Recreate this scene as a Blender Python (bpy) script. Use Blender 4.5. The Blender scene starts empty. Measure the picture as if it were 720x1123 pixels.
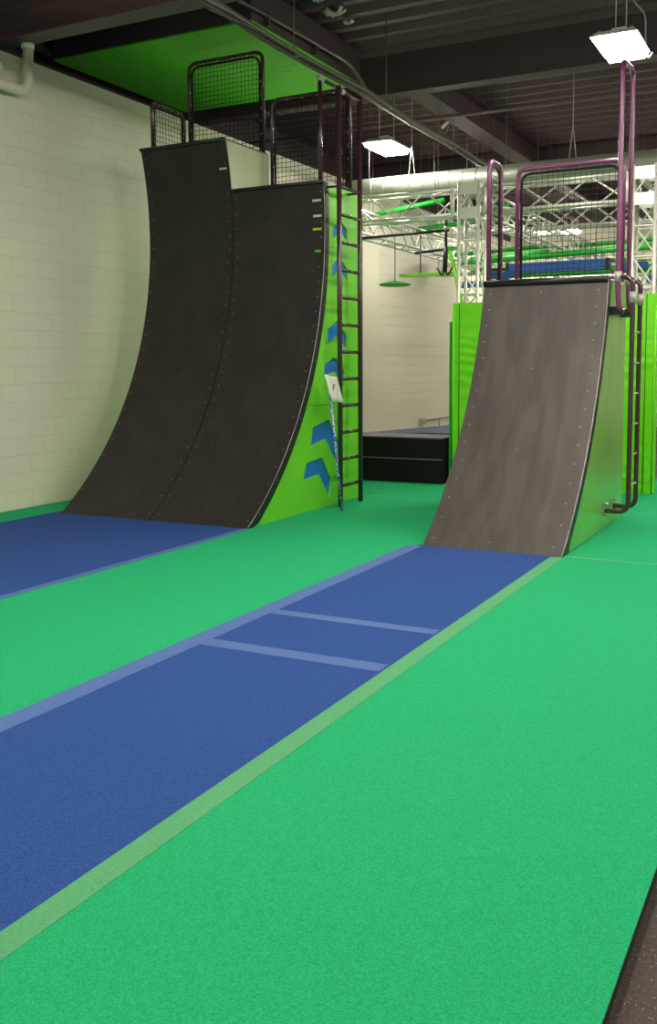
import bpy, math, random
from mathutils import Vector, Matrix
from mathutils.geometry import tessellate_polygon
random.seed(7)
S = bpy.context.scene
COL = S.collection
PI = math.pi

# ------------------------------------------------------------------ materials
def mat(name, col, rough=0.6, metal=0.0, spec=0.5, noise=None, bump=None, coat=0.0, emit=None):
    m = bpy.data.materials.new(name); m.use_nodes = True
    nt = m.node_tree; b = nt.nodes['Principled BSDF']
    b.inputs['Base Color'].default_value = (*col, 1)
    b.inputs['Roughness'].default_value = rough
    b.inputs['Metallic'].default_value = metal
    b.inputs['Specular IOR Level'].default_value = spec
    if coat:
        b.inputs['Coat Weight'].default_value = coat
        b.inputs['Coat Roughness'].default_value = 0.25
    if emit:
        b.inputs['Emission Color'].default_value = (*emit[0], 1)
        b.inputs['Emission Strength'].default_value = emit[1]
    tc = nt.nodes.new('ShaderNodeTexCoord')
    if noise:                      # (scale, colour2, low, high, stretch)
        sc, c2, lo, hi, st = noise
        mp = nt.nodes.new('ShaderNodeMapping'); mp.inputs['Scale'].default_value = st
        n = nt.nodes.new('ShaderNodeTexNoise'); n.inputs['Scale'].default_value = sc; n.inputs['Detail'].default_value = 6
        r = nt.nodes.new('ShaderNodeMapRange'); r.inputs['From Min'].default_value = lo; r.inputs['From Max'].default_value = hi
        mx = nt.nodes.new('ShaderNodeMix'); mx.data_type = 'RGBA'
        mx.inputs['A'].default_value = (*col, 1); mx.inputs['B'].default_value = (*c2, 1)
        nt.links.new(tc.outputs['Object'], mp.inputs['Vector']); nt.links.new(mp.outputs[0], n.inputs['Vector'])
        nt.links.new(n.outputs['Fac'], r.inputs['Value']); nt.links.new(r.outputs[0], mx.inputs['Factor'])
        nt.links.new(mx.outputs['Result'], b.inputs['Base Color'])
    if bump:                       # (scale, strength, distance)
        n = nt.nodes.new('ShaderNodeTexNoise'); n.inputs['Scale'].default_value = bump[0]; n.inputs['Detail'].default_value = 4
        bp = nt.nodes.new('ShaderNodeBump'); bp.inputs['Strength'].default_value = bump[1]; bp.inputs['Distance'].default_value = bump[2]
        nt.links.new(tc.outputs['Object'], n.inputs['Vector']); nt.links.new(n.outputs['Fac'], bp.inputs['Height'])
        nt.links.new(bp.outputs[0], b.inputs['Normal'])
    return m

def add_specks(m, scale, thr, col, size=0.16):
    """small debris specks: voronoi cells, only those whose random value passes, near the cell centre"""
    nt = m.node_tree; b = nt.nodes['Principled BSDF']
    tc = nt.nodes.new('ShaderNodeTexCoord')
    v = nt.nodes.new('ShaderNodeTexVoronoi'); v.inputs['Scale'].default_value = scale
    nt.links.new(tc.outputs['Object'], v.inputs['Vector'])
    a = nt.nodes.new('ShaderNodeMath'); a.operation = 'LESS_THAN'; a.inputs[1].default_value = size
    nt.links.new(v.outputs['Distance'], a.inputs[0])
    sp = nt.nodes.new('ShaderNodeSeparateColor'); nt.links.new(v.outputs['Color'], sp.inputs[0])
    c = nt.nodes.new('ShaderNodeMath'); c.operation = 'LESS_THAN'; c.inputs[1].default_value = thr
    nt.links.new(sp.outputs[0], c.inputs[0])
    f = nt.nodes.new('ShaderNodeMath'); f.operation = 'MULTIPLY'
    nt.links.new(a.outputs[0], f.inputs[0]); nt.links.new(c.outputs[0], f.inputs[1])
    mx = nt.nodes.new('ShaderNodeMix'); mx.data_type = 'RGBA'
    bc = b.inputs['Base Color']
    if bc.links: nt.links.new(bc.links[0].from_socket, mx.inputs['A'])
    else: mx.inputs['A'].default_value = bc.default_value
    mx.inputs['B'].default_value = (*col, 1)
    nt.links.new(f.outputs[0], mx.inputs['Factor']); nt.links.new(mx.outputs['Result'], bc)
    return m

def block_wall(name, axis, c1, c2, cm):
    m = bpy.data.materials.new(name); m.use_nodes = True
    nt = m.node_tree; b = nt.nodes['Principled BSDF']; b.inputs['Roughness'].default_value = 0.5
    tc = nt.nodes.new('ShaderNodeTexCoord'); sx = nt.nodes.new('ShaderNodeSeparateXYZ'); cx = nt.nodes.new('ShaderNodeCombineXYZ')
    nt.links.new(tc.outputs['Object'], sx.inputs[0])
    nt.links.new(sx.outputs[axis], cx.inputs[0]); nt.links.new(sx.outputs[2], cx.inputs[1])
    br = nt.nodes.new('ShaderNodeTexBrick')
    br.inputs['Scale'].default_value = 1; br.inputs['Brick Width'].default_value = 0.406; br.inputs['Row Height'].default_value = 0.203
    br.inputs['Mortar Size'].default_value = 0.005; br.inputs['Mortar Smooth'].default_value = 0.6; br.inputs['Bias'].default_value = 0
    br.inputs['Color1'].default_value = (*c1, 1); br.inputs['Color2'].default_value = (*c2, 1); br.inputs['Mortar'].default_value = (*cm, 1)
    nt.links.new(cx.outputs[0], br.inputs['Vector']); nt.links.new(br.outputs['Color'], b.inputs['Base Color'])
    n = nt.nodes.new('ShaderNodeTexNoise'); n.inputs['Scale'].default_value = 60; n.inputs['Detail'].default_value = 5
    nt.links.new(tc.outputs['Object'], n.inputs['Vector'])
    ma = nt.nodes.new('ShaderNodeMath'); ma.operation = 'MULTIPLY_ADD'; ma.inputs[1].default_value = -1.0
    mb = nt.nodes.new('ShaderNodeMath'); mb.operation = 'MULTIPLY'; mb.inputs[1].default_value = 0.25
    nt.links.new(n.outputs['Fac'], mb.inputs[0])
    nt.links.new(br.outputs['Fac'], ma.inputs[0]); nt.links.new(mb.outputs[0], ma.inputs[2])
    bp = nt.nodes.new('ShaderNodeBump'); bp.inputs['Strength'].default_value = 0.6; bp.inputs['Distance'].default_value = 0.006
    nt.links.new(ma.outputs[0], bp.inputs['Height']); nt.links.new(bp.outputs[0], b.inputs['Normal'])
    return m

M = {}
M['green_carpet'] = add_specks(mat('green carpet', (0.010, 0.30, 0.108), 0.95, 0, 0.15, noise=(170, (0.022, 0.435, 0.185), .35, .65, (1, 1, 1)), bump=(330, .5, .004)), 9, .05, (.40, .5, .3), .035)
M['blue_carpet'] = add_specks(mat('blue carpet', (0.015, 0.050, 0.205), 0.95, 0, 0.15, noise=(170, (0.036, 0.094, 0.31), .35, .65, (1, 1, 1)), bump=(330, .5, .004)), 14, .25, (.25, .29, .38), .035)
M['green_tape'] = mat('pale green hook tape', (0.075, 0.31, 0.135), 0.8, 0, .2, noise=(120, (0.10, 0.36, 0.165), .4, .6, (1, 1, 1)))
M['blue_tape'] = mat('pale blue hook tape', (0.065, 0.125, 0.34), 0.8, 0, .2, noise=(120, (0.09, 0.155, 0.37), .4, .6, (1, 1, 1)))
M['rubber'] = add_specks(mat('speckled rubber', (0.060, 0.047, 0.042), 0.85, 0, .2, noise=(90, (0.095, 0.077, 0.07), .35, .65, (1, 1, 1)), bump=(200, .4, .003)), 110, .24, (.34, .38, .45), .22)
M['foam'] = mat('black foam', (0.008, 0.007, 0.007), 0.95)
M['cmu'] = block_wall('painted block', 1, (0.72, 0.715, 0.565), (0.705, 0.70, 0.555), (0.65, 0.645, 0.50))
M['cmu_x'] = block_wall('painted block across', 0, (0.72, 0.715, 0.565), (0.705, 0.70, 0.555), (0.65, 0.645, 0.50))
M['wallpaint'] = mat('cream paint', (0.73, 0.72, 0.57), 0.55, bump=(50, .2, .004))
M['dark'] = mat('dark painted steel', (0.060, 0.040, 0.046), 0.7, noise=(30, (0.078, 0.052, 0.06), .35, .65, (1, 1, 1)))
M['deck'] = mat('dark roof deck', (0.10, 0.058, 0.070), 0.62, noise=(12, (0.125, 0.075, 0.09), .35, .65, (1, 1, 1)))
M['rust'] = mat('rusty primed steel', (0.095, 0.062, 0.062), 0.7, noise=(5, (0.20, 0.10, 0.06), .50, .78, (.4, 1, 3)))
M['flange'] = mat('dusty flange', (0.15, 0.12, 0.11), 0.7)
M['skate'] = mat('worn ramp sheet', (0.0175, 0.0148, 0.0135), 0.55, 0, .4, noise=(4, (0.028, 0.0235, 0.021), .40, .70, (1.2, 1, .6)), bump=(150, .12, .002))
M['skate2'] = mat('scuffed ramp sheet', (0.050, 0.042, 0.038), 0.48, 0, .5, noise=(2.2, (0.078, 0.067, 0.060), .38, .64, (4, 1, .7)), bump=(150, .12, .002))
def scratches(m):
    nt = m.node_tree; b = nt.nodes['Principled BSDF']
    tc = nt.nodes.new('ShaderNodeTexCoord')
    mp = nt.nodes.new('ShaderNodeMapping'); mp.inputs['Scale'].default_value = (48, 8, 9)
    n = nt.nodes.new('ShaderNodeTexNoise'); n.inputs['Scale'].default_value = 1; n.inputs['Detail'].default_value = 5; n.inputs['Roughness'].default_value = .65
    r = nt.nodes.new('ShaderNodeMapRange'); r.inputs['From Min'].default_value = .64; r.inputs['From Max'].default_value = .78; r.inputs['To Max'].default_value = .8
    mx = nt.nodes.new('ShaderNodeMix'); mx.data_type = 'RGBA'; mx.inputs['B'].default_value = (.13, .115, .10, 1)
    nt.links.new(tc.outputs['Object'], mp.inputs[0]); nt.links.new(mp.outputs[0], n.inputs['Vector'])
    nt.links.new(n.outputs['Fac'], r.inputs['Value']); nt.links.new(r.outputs[0], mx.inputs['Factor'])
    nt.links.new(b.inputs['Base Color'].links[0].from_socket, mx.inputs['A']); nt.links.new(mx.outputs['Result'], b.inputs['Base Color'])
scratches(M['skate']); scratches(M['skate2'])
M['trim_black'] = mat('black edge strip', (0.012, 0.012, 0.013), 0.4)
M['lime'] = mat('lime painted plywood', (0.155, 0.62, 0.026), 0.35, 0, .5, noise=(3, (0.18, 0.68, 0.032), .35, .65, (1, 1, .3)))
M['lime_gloss'] = mat('glossy lime panel', (0.17, 0.50, 0.05), 0.30, 0, .8, noise=(4, (0.21, 0.56, 0.07), .35, .65, (1, 1.5, .25)), coat=.7)
M['lime_pale'] = mat('lime panel with painted sheen', (0.42, 0.55, 0.24), 0.35, 0, .8, noise=(3, (0.52, 0.58, 0.36), .35, .65, (1, 2, .25)), coat=.7)  # base colour paled to stand in for lamp reflection on the gloss
M['lime_board'] = mat('lime ceiling board', (0.10, 0.60, 0.012), 0.55, noise=(9, (0.045, 0.33, 0.006), .60, .72, (1, 1, 1)))
M['lime_vinyl'] = mat('lime vinyl', (0.20, 0.78, 0.015), 0.35, 0, .5)
M['arrow'] = mat('blue arrow paint', (0.012, 0.19, 0.66), 0.45)
M['arrow_edge'] = mat('cut edge', (0.02, 0.16, 0.02), 0.6)
M['pipe_dark'] = mat('dark plum powder coat', (0.055, 0.022, 0.034), 0.25, 0, .6, coat=.3)
M['pipe_plum'] = mat('plum powder coat', (0.20, 0.035, 0.14), 0.25, 0, .6, coat=.4)
M['net'] = mat('black net cord', (0.012, 0.011, 0.011), 0.9)
M['screw'] = mat('brass screw', (0.55, 0.40, 0.18), 0.4, .5)
M['bolt'] = mat('steel bolt', (0.55, 0.55, 0.52), 0.35, .7)
M['clamp'] = mat('grey cast clamp', (0.50, 0.47, 0.44), 0.45, .3)
M['truss'] = mat('brushed aluminium', (0.78, 0.79, 0.72), 0.38, .45)
M['duct'] = mat('galvanised duct', (0.38, 0.42, 0.355), 0.45, .5)
M['conduit'] = mat('conduit steel', (0.15, 0.135, 0.12), 0.45, .5)
M['white'] = mat('white plastic', (0.75, 0.74, 0.70), 0.5)
M['lens'] = mat('lit lamp lens', (1, 1, 1), 0.5, emit=((1.0, 0.93, 0.80), 42.0))
M['vinyl_black'] = mat('black vinyl', (0.012, 0.010, 0.0115), 0.6, 0, .1, bump=(9, .5, .03))
M['vinyl_top'] = mat('charcoal mat top', (0.16, 0.14, 0.16), 0.7)
M['pit_blue'] = mat('blue vinyl', (0.02, 0.05, 0.14), 0.6)
M['green_pipe'] = mat('green pipe', (0.02, 0.50, 0.05), 0.4)
M['blue_beam'] = mat('blue padded beam', (0.02, 0.11, 0.42), 0.5)
M['white_tape'] = mat('white tape', (0.62, 0.61, 0.55), 0.7)
M['yellow_tape'] = mat('yellow tape', (0.60, 0.55, 0.02), 0.7)
M['lgreen_tape'] = mat('green tape', (0.03, 0.52, 0.06), 0.7)
M['paper'] = mat('white paper', (0.80, 0.76, 0.70), 0.7)
M['ink'] = mat('dark ink', (0.05, 0.05, 0.06), 0.7)
M['pink'] = mat('pink ink', (0.70, 0.35, 0.65), 0.7)
M['insul'] = mat('torn insulation', (0.65, 0.60, 0.52), 0.9)
M['deck_ply'] = mat('plywood deck', (0.20, 0.15, 0.09), 0.7)
def pole_mat():
    m = mat('blue and white wrapped stick', (0.03, 0.12, 0.50), 0.4)
    nt = m.node_tree; b = nt.nodes['Principled BSDF']; tc = nt.nodes.new('ShaderNodeTexCoord')
    n = nt.nodes.new('ShaderNodeTexNoise'); n.inputs['Scale'].default_value = 45
    r = nt.nodes.new('ShaderNodeMapRange'); r.inputs['From Min'].default_value = .50; r.inputs['From Max'].default_value = .56
    mx = nt.nodes.new('ShaderNodeMix'); mx.data_type = 'RGBA'; mx.inputs['A'].default_value = (0.03, 0.10, 0.48, 1); mx.inputs['B'].default_value = (.62, .68, .80, 1)
    nt.links.new(tc.outputs['Object'], n.inputs['Vector']); nt.links.new(n.outputs['Fac'], r.inputs['Value'])
    nt.links.new(r.outputs[0], mx.inputs['Factor']); nt.links.new(mx.outputs['Result'], b.inputs['Base Color'])
    return m
M['stick'] = pole_mat()

# ------------------------------------------------------------------ mesh helper
class MB:
    def __init__(s): s.v = []; s.f = []; s.sm = []
    def add(s, vs, fs, smooth=False):
        o = len(s.v); s.v += [tuple(v) for v in vs]; s.f += [tuple(i + o for i in f) for f in fs]; s.sm += [smooth] * len(fs); return s
    def box(s, a, b):
        x0, y0, z0 = a; x1, y1, z1 = b
        x0, x1 = min(x0, x1), max(x0, x1); y0, y1 = min(y0, y1), max(y0, y1); z0, z1 = min(z0, z1), max(z0, z1)
        return s.add([(x0, y0, z0), (x1, y0, z0), (x1, y1, z0), (x0, y1, z0), (x0, y0, z1), (x1, y0, z1), (x1, y1, z1), (x0, y1, z1)],
                     [(3, 2, 1, 0), (4, 5, 6, 7), (0, 1, 5, 4), (1, 2, 6, 5), (2, 3, 7, 6), (3, 0, 4, 7)])
    def prism(s, poly, lo, hi, axis=0, holes=None):
        """extrude a 2D polygon (in the two other axes) from lo to hi along axis, with optional holes"""
        def P(p, h):
            return (h, p[0], p[1]) if axis == 0 else ((p[0], h, p[1]) if axis == 1 else (p[0], p[1], h))
        loops = [list(poly)] + [list(h) for h in (holes or [])]
        tri = tessellate_polygon([[Vector((p[0], p[1], 0)) for p in l] for l in loops])
        flat = [p for l in loops for p in l]; n = len(flat)
        vs = [P(p, lo) for p in flat] + [P(p, hi) for p in flat]
        fs = []
        for t in tri:
            fs.append(tuple(t)); fs.append(tuple(i + n for i in reversed(t)))
        o = 0
        for l in loops:
            k = len(l)
            for i in range(k): fs.append((o + i, o + (i + 1) % k, n + o + (i + 1) % k, n + o + i))
            o += k
        return s.add(vs, fs)
    def tube(s, pts, r, n=10, closed=False, cap=True):
        pts = [Vector(p) for p in pts]; m = len(pts); vs = []
        up = None
        for i, p in enumerate(pts):
            a = pts[(i - 1) % m] if (closed or i > 0) else p
            b = pts[(i + 1) % m] if (closed or i < m - 1) else p
            t = (b - a).normalized()
            if up is None:
                up = Vector((0, 0, 1)) if abs(t.z) < .9 else Vector((0, 1, 0))
            u = (up - t * up.dot(t)).normalized(); w = t.cross(u); up = u
            rr = r[i] if isinstance(r, (list, tuple)) else r
            for k in range(n):
                an = 2 * PI * k / n; vs.append(p + (u * math.cos(an) + w * math.sin(an)) * rr)
        fs = []
        for i in range(m if closed else m - 1):
            j = (i + 1) % m
            for k in range(n): fs.append((i * n + k, i * n + (k + 1) % n, j * n + (k + 1) % n, j * n + k))
        s.add(vs, fs, n > 5)
        if cap and not closed:
            o = len(s.v) - len(vs)
            s.f.append(tuple(o + k for k in reversed(range(n)))); s.sm.append(False)
            s.f.append(tuple(o + (m - 1) * n + k for k in range(n))); s.sm.append(False)
        return s
    def build(s, name, material, parent=None, origin=None):
        if parent is not None: o = wloc(parent)
        else: o = Vector(origin) if origin is not None else base_of(s.v)
        me = bpy.data.meshes.new(name)
        me.from_pydata([tuple(Vector(v) - (o if not (parent is not None and origin) else o)) for v in s.v], [], s.f)
        me.polygons.foreach_set('use_smooth', s.sm); me.update()
        me.materials.append(M[material] if isinstance(material, str) else material)
        ob = bpy.data.objects.new(name, me); COL.objects.link(ob)
        if parent is not None: ob.parent = parent
        else: ob.location = o
        return ob

def wloc(o):
    v = Vector((0, 0, 0))
    while o is not None: v += o.location; o = o.parent
    return v
def base_of(vs):
    xs = [v[0] for v in vs]; ys = [v[1] for v in vs]; zs = [v[2] for v in vs]
    return Vector(((min(xs) + max(xs)) / 2, (min(ys) + max(ys)) / 2, min(zs)))
def fillet(pts, rad, seg=6):
    pts = [Vector(p) for p in pts]; out = [pts[0]]
    for i in range(1, len(pts) - 1):
        p = pts[i]; a = (pts[i - 1] - p); b = (pts[i + 1] - p)
        r = min(rad, a.length * .49, b.length * .49)
        A = p + a.normalized() * r; B = p + b.normalized() * r
        for k in range(seg + 1):
            t = k / seg; out.append(A * (1 - t) ** 2 + p * 2 * t * (1 - t) + B * t * t)
    out.append(pts[-1]); return out

def tag(o, label=None, cat=None, group=None, kind=None):
    if label: o['label'] = label
    if cat: o['category'] = cat
    if group: o['group'] = group
    if kind: o['kind'] = kind
    return o
def thing(name, loc, label, cat, group=None):
    o = bpy.data.objects.new(name, None); COL.objects.link(o); o.location = loc; o.empty_display_size = .2
    return tag(o, label, cat, group)
def struct(name, mb, m): 
    return tag(mb.build(name, m, origin=(0, 0, 0)), kind='structure')
def copy_tree(o, parent=None):
    c = o.copy(); COL.objects.link(c)
    if parent is not None: c.parent = parent
    for ch in list(o.children): copy_tree(ch, c)
    return c

# ------------------------------------------------------------------ room shell
FZ = -0.055
WX = -8.2
struct('floor', MB().box((-9.8, -6, FZ - .2), (9.2, 27.3, FZ)), 'rubber')
struct('wall_left', MB().box((WX - .3, -6, FZ), (WX, 27.3, 5.05)), 'cmu')
struct('wall_left_upper', MB().box((-9.8, -6, 4.9), (-9.6, 27.3, 6.1)), 'dark')
struct('wall_back', MB().box((WX, 27.0, FZ), (9.2, 27.3, 5.3)), 'cmu_x')
struct('wall_back_upper', MB().box((-9.6, 27.1, 5.3), (9.2, 27.3, 6.1)), 'dark')
struct('wall_right', MB().box((9.0, -6, FZ), (9.2, 27, 6.1)), 'wallpaint')
struct('wall_front', MB().box((-9.6, -6.2, FZ), (9.2, -6, 6.1)), 'wallpaint')
struct('trim_1', MB().box((WX, 17.0, FZ), (WX + .14, 17.75, 5.04)), 'wallpaint')      # pilaster
# corrugated roof deck, ribs running across the hall
mb = MB(); prof = []; y = -6.2
while y < 27.4:
    prof += [(y, 6.14), (y + .07, 6.06), (y + .17, 6.06), (y + .24, 6.14)]; y += .42
vs = [(-9.8, p[0], p[1]) for p in prof] + [(9.2, p[0], p[1]) for p in prof]; n = len(prof)
mb.add(vs, [(i, i + 1, n + i + 1, n + i) for i in range(n - 1)])
mb.box((-9.8, -6.2, 6.15), (9.2, 27.4, 6.25))
struct('ceiling', mb, 'deck')
def ibeam_x(y, zb, h, fw, x0=-9.6, x1=9.0):
    return MB().box((x0, y - fw / 2, zb), (x1, y + fw / 2, zb + .02)).box((x0, y - .01, zb + .02), (x1, y + .01, zb + h - .02)).box((x0, y - fw / 2, zb + h - .02), (x1, y + fw / 2, zb + h))
def ibeam_y(x, zb, h, fw, y0, y1):
    return MB().box((x - fw / 2, y0, zb), (x + fw / 2, y1, zb + .02)).box((x - .01, y0, zb + .02), (x + .01, y1, zb + h - .02)).box((x - fw / 2, y0, zb + h - .02), (x + fw / 2, y1, zb + h))
struct('trim_2', ibeam_x(8.27, 5.2, .85, .24), 'rust')
struct('trim_3', MB().box((-9.6, 8.14, 5.188), (9.0, 8.40, 5.1985)), 'flange')
struct('trim_4', MB().box((-9.6, 13.16, 5.5), (9.0, 13.40, 5.52)).box((-9.6, 13.2, 5.52), (9.0, 13.22, 6.08)), 'dark')
struct('trim_5', ibeam_y(-5.6, 5.6, .46, .34, 13.45, 27), 'dark')
struct('trim_6', ibeam_y(1.0, 5.6, .46, .34, 13.45, 27), 'dark')
struct('trim_7', ibeam_x(20.3, 5.5, .56, .24), 'dark')
struct('trim_8', ibeam_y(-9.32, 5.72, .34, .16, 8.45, 13.1), 'flange')
struct('trim_9', ibeam_x(1.2, 5.2, .85, .24), 'dark')

# ------------------------------------------------------------------ carpet mats and tapes
def mat_roll(x0, x1, y0, y1, m, label, cut=0):
    o = thing('carpet_mat', ((x0 + x1) / 2, (y0 + y1) / 2, FZ), label, 'carpet mat', 'carpeted floor mats')
    MB().box((x0, y0, -.008), (x1, y1, 0)).build('carpet', m, o); MB().box((x0, y0, FZ), (x1 - (.004 if x1 > -1 else 0), y1, -.0081)).build('foam_core', 'foam', o); return o
mat_roll(WX + .005, -7.66, -3, 10.85, 'green_carpet', 'narrow green carpet strip along the foot of the cream block wall')
mat_roll(-7.66, -5.13, -3, 8.2, 'blue_carpet', 'blue carpet mat running up to the tall double curved ramp')
mat_roll(-5.13, -3.25, -3, 10.85, 'green_carpet', 'green carpet mat between the two blue lanes')
mat_roll(-3.25, -2.0, -3, 8.03, 'blue_carpet', 'blue carpet lane crossed by two pale tape lines before the small ramp')
mat_roll(-2.0, -.44, -3, 8.03, 'green_carpet', 'wide green carpet mat in the right foreground beside the dark rubber floor')
mat_roll(-7.66, -5.13, 8.2, 10.85, 'green_carpet', 'green carpet mat underneath the tall double curved ramp')
mat_roll(-3.25, -.44, 8.03, 10.85, 'green_carpet', 'green carpet mat around the ladder of the small ramp')
mat_roll(WX + .005, -.44, 10.85, 14.2, 'green_carpet', 'farthest green carpet mat in front of the black crash block')
# dark foam edge showing under the foreground carpet
def tape(x0, x1, y0, y1, m, label):
    o = MB().box((x0, y0, 0), (x1, y1, .0018)).build('floor_tape', m); tag(o, label, 'floor tape', 'tape strips on the carpet seams'); return o
tape(-3.335, -3.2, -3, 7.96, 'blue_tape', 'long pale blue tape along the left edge of the middle blue lane')
tape(-2.045, -1.94, -3, 7.96, 'green_tape', 'long pale green tape along the right edge of the middle blue lane')
tape(-5.16, -5.08, -3, 8.07, 'blue_tape', 'thin blue tape along the edge of the far left blue mat')
tape(-3.199, -2.061, 4.53, 4.66, 'blue_tape', 'pale blue cross tape on the blue lane, nearer to the camera')
tape(-3.199, -2.061, 5.32, 5.43, 'blue_tape', 'pale blue cross tape on the blue lane, nearer to the small ramp')
tape(-1.93, -.44, 8.01, 8.05, 'green_tape', 'thin pale seam tape beside the foot of the small ramp')
tape(-5.05, -.44, 10.83, 10.87, 'green_tape', 'thin pale seam tape across the green carpet behind the ramps')

# ------------------------------------------------------------------ curved ramps
def arc_tall(z): return 5.925 + math.sqrt(3.862 ** 2 - (z - 3.2) ** 2)
def arc_small(z):
    R = 4.21; c = math.cos(math.radians(35)) - z / R; return 8.0 + R * (math.sqrt(1 - c * c) - math.sin(math.radians(35)))
SC = MB().tube([(0, 0, 0), (0, -.004, .0)], .0075, 8)
def make_ramp(name, label, x0, x1, H, yb, arc, sheet, side_mat, group, N=40, trim_side=True, arrows=None, split=None, screw_cols=(), left_panel_from=0.0, cop=.022):
    y0 = arc(0); r = thing(name, ((x0 + x1) / 2, y0, 0), label, 'ramp', group)
    zs = [H * i / N for i in range(N + 1)]
    T = .02
    # riding surface
    mb = MB(); vs = []
    for z in zs:
        y = arc(z); dz = .01; t = Vector((0, arc(min(z + dz, H)) - arc(max(z - dz, 0)), 2 * dz)).normalized(); nrm = Vector((0, -t.z, t.y))
        vs += [(x0 + .004, y, z), (x1 - .004, y, z), (x0 + .004, y - nrm.y * T, max(z - nrm.z * T, 0)), (x1 - .004, y - nrm.y * T, max(z - nrm.z * T, 0))]
    fs = []
    for i in range(N):
        a = 4 * i; b = a + 4
        fs += [(a, a + 1, b + 1, b), (a + 3, a + 2, b + 2, b + 3), (a, b, b + 2, a + 2), (a + 1, a + 3, b + 3, b + 1)]
    fs += [(0, 2, 3, 1), (4 * N, 4 * N + 1, 4 * N + 3, 4 * N + 2)]
    mb.add(vs, fs, True)
    for k in range(4): mb.sm[-1] = False
    o = mb.build('riding_surface', sheet, r)
    md = o.modifiers.new('e', 'EDGE_SPLIT'); md.split_angle = math.radians(50)
    # side panels
    def curve(z0, z1, off=.022, k=24): return [(arc(z0 + (z1 - z0) * i / k) + off, z0 + (z1 - z0) * i / k) for i in range(k + 1)]
    def side(xa, xb, z0, z1, holes=None):
        c = curve(z0, z1); return MB().prism(c + [(yb, z1), (yb, z0)], xa, xb, 0, holes)
    if split:
        hs_lo = [h for h in arrows if max(p[1] for p in h) < split]; hs_hi = [h for h in arrows if min(p[1] for p in h) > split]
        a = side(x1 - .05, x1, 0.0, split - .002, hs_lo).build('side_panel', side_mat, r)
        b = side(x1 - .05, x1, split + .002, H, hs_hi).build('side_panel', side_mat, r)
        side(x1 - .066, x1 - .051, 0.0, H).build('backing_board', 'arrow_edge', r)
        for h in arrows:
            ar = MB().prism(h, x1 - .050, x1 - .020, 0).build('arrow_marking', 'arrow', r)
            tag(ar, 'blue upward arrow cut into the lime side')
    else:
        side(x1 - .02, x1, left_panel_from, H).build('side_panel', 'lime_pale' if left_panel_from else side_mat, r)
    side(x0, x0 + .02, 0.0, H).build('side_panel', side_mat, r)
    MB().box((x0 + .02, yb - .02, 0), (x1 - .068, yb, H - .001)).build('back_panel', side_mat, r)
    MB().box((x0 + .021, arc(H) + .03, H - .03), (x1 - .068, yb - .021, H)).build('deck', 'deck_ply', r)
    MB().tube([(x0 + .002, arc(H) - .005, H + .004), (x1 - .002, arc(H) - .005, H + .004)], cop, 14).build('coping', 'trim_black', r)
    if trim_side:
        w = .085; mb = MB(); vs = []
        for z in zs:
            y = arc(z); dz = .01; t = Vector((0, arc(min(z + dz, H)) - arc(max(z - dz, 0)), 2 * dz)).normalized(); nr = Vector((0, t.z, -t.y))
            z2 = max(z + nr.z * w, 0); y2 = y + nr.y * w
            if z + nr.z * w < 0: y2 = y + (.0 if z == 0 else w * .0) + (z / max(-nr.z, 1e-4)) * nr.y + w * .9
            vs += [(x1, y, z), (x1, y2, z2), (x1 + .014, y, z), (x1 + .014, y2, z2)]
        fs = []
        for i in range(N):
            a = 4 * i; b = a + 4
            fs += [(a + 2, a + 3, b + 3, b + 2), (a, a + 2, b + 2, b), (a + 1, b + 1, b + 3, a + 3), (a, b, b + 1, a + 1)]
        fs += [(0, 1, 3, 2), (4 * N, 4 * N + 2, 4 * N + 3, 4 * N + 1)]
        mb.add(vs, fs); tr = mb.build('edge_strip', 'trim_black', r)
        tag(MB().tube([(x1 + .003, arc(z) - .002, max(z, .006)) for z in zs], .003, 6).build('edge_bead', 'bolt', r), 'thin pale metal edge')
        for i in range(12):
            z = .12 + i * (H - .25) / 11
            y = arc(z) + .04
            s_ = MB().tube([(x1 + .014, y, z), (x1 + .018, y, z)], .006, 8).build('bolt', 'bolt', tr)
    # screws on the sheet: columns
    first = None
    for cx_, nn in screw_cols:
        for i in range(nn):
            z = .06 + (H - .16) * i / (nn - 1); y = arc(z)
            jx = random.uniform(-.012, .012)
            if first is None:
                me = bpy.data.meshes.new('screw'); q = MB().tube([(0, .004, 0), (0, -.003, 0)], .0052, 8)
                me.from_pydata(q.v, [], q.f); me.materials.append(M['screw']); first = me
            so = bpy.data.objects.new('screw', first); COL.objects.link(so); so.parent = r
            so.location = Vector((cx_ + jx, y, z)) - wloc(r)
            sl = (arc(min(z + .02, H)) - arc(max(z - .02, 0))) / .04
            so.rotation_euler = (-math.atan(sl), 0, 0)
    return r

CH = [[(9.99, 3.18), (10.17, 3.30), (10.36, 3.18), (10.36, 3.06), (10.17, 3.155), (9.99, 3.05)],
      [(9.97, 2.75), (10.16, 2.87), (10.36, 2.73), (10.35, 2.60), (10.16, 2.72), (9.97, 2.62)],
      [(9.85, 2.03), (10.08, 2.13), (10.34, 1.96), (10.32, 1.80), (10.08, 1.95), (9.84, 1.85)],
      [(9.77, 1.63), (10.03, 1.71), (10.28, 1.53), (10.24, 1.36), (10.02, 1.54), (9.74, 1.49)],
      [(9.48, .93), (9.86, 1.0), (10.12, .70), (10.04, .50), (9.78, .78), (9.42, .72)],
      [(9.32, .54), (9.69, .58), (9.92, .29), (9.86, .10), (9.61, .39), (9.24, .36)]]
XL, XM, XR = -7.55, -6.33, -5.11
tall = make_ramp('curved_ramp', 'tallest black curved ramp beside the cream wall, one step higher than its neighbour', XL, XM, 4.22, 10.6, arc_tall, 'skate', 'lime_gloss', 'black warped wall ramps', screw_cols=((XL + .06, 24), (XM - .05, 26)), trim_side=False, left_panel_from=3.0)
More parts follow.
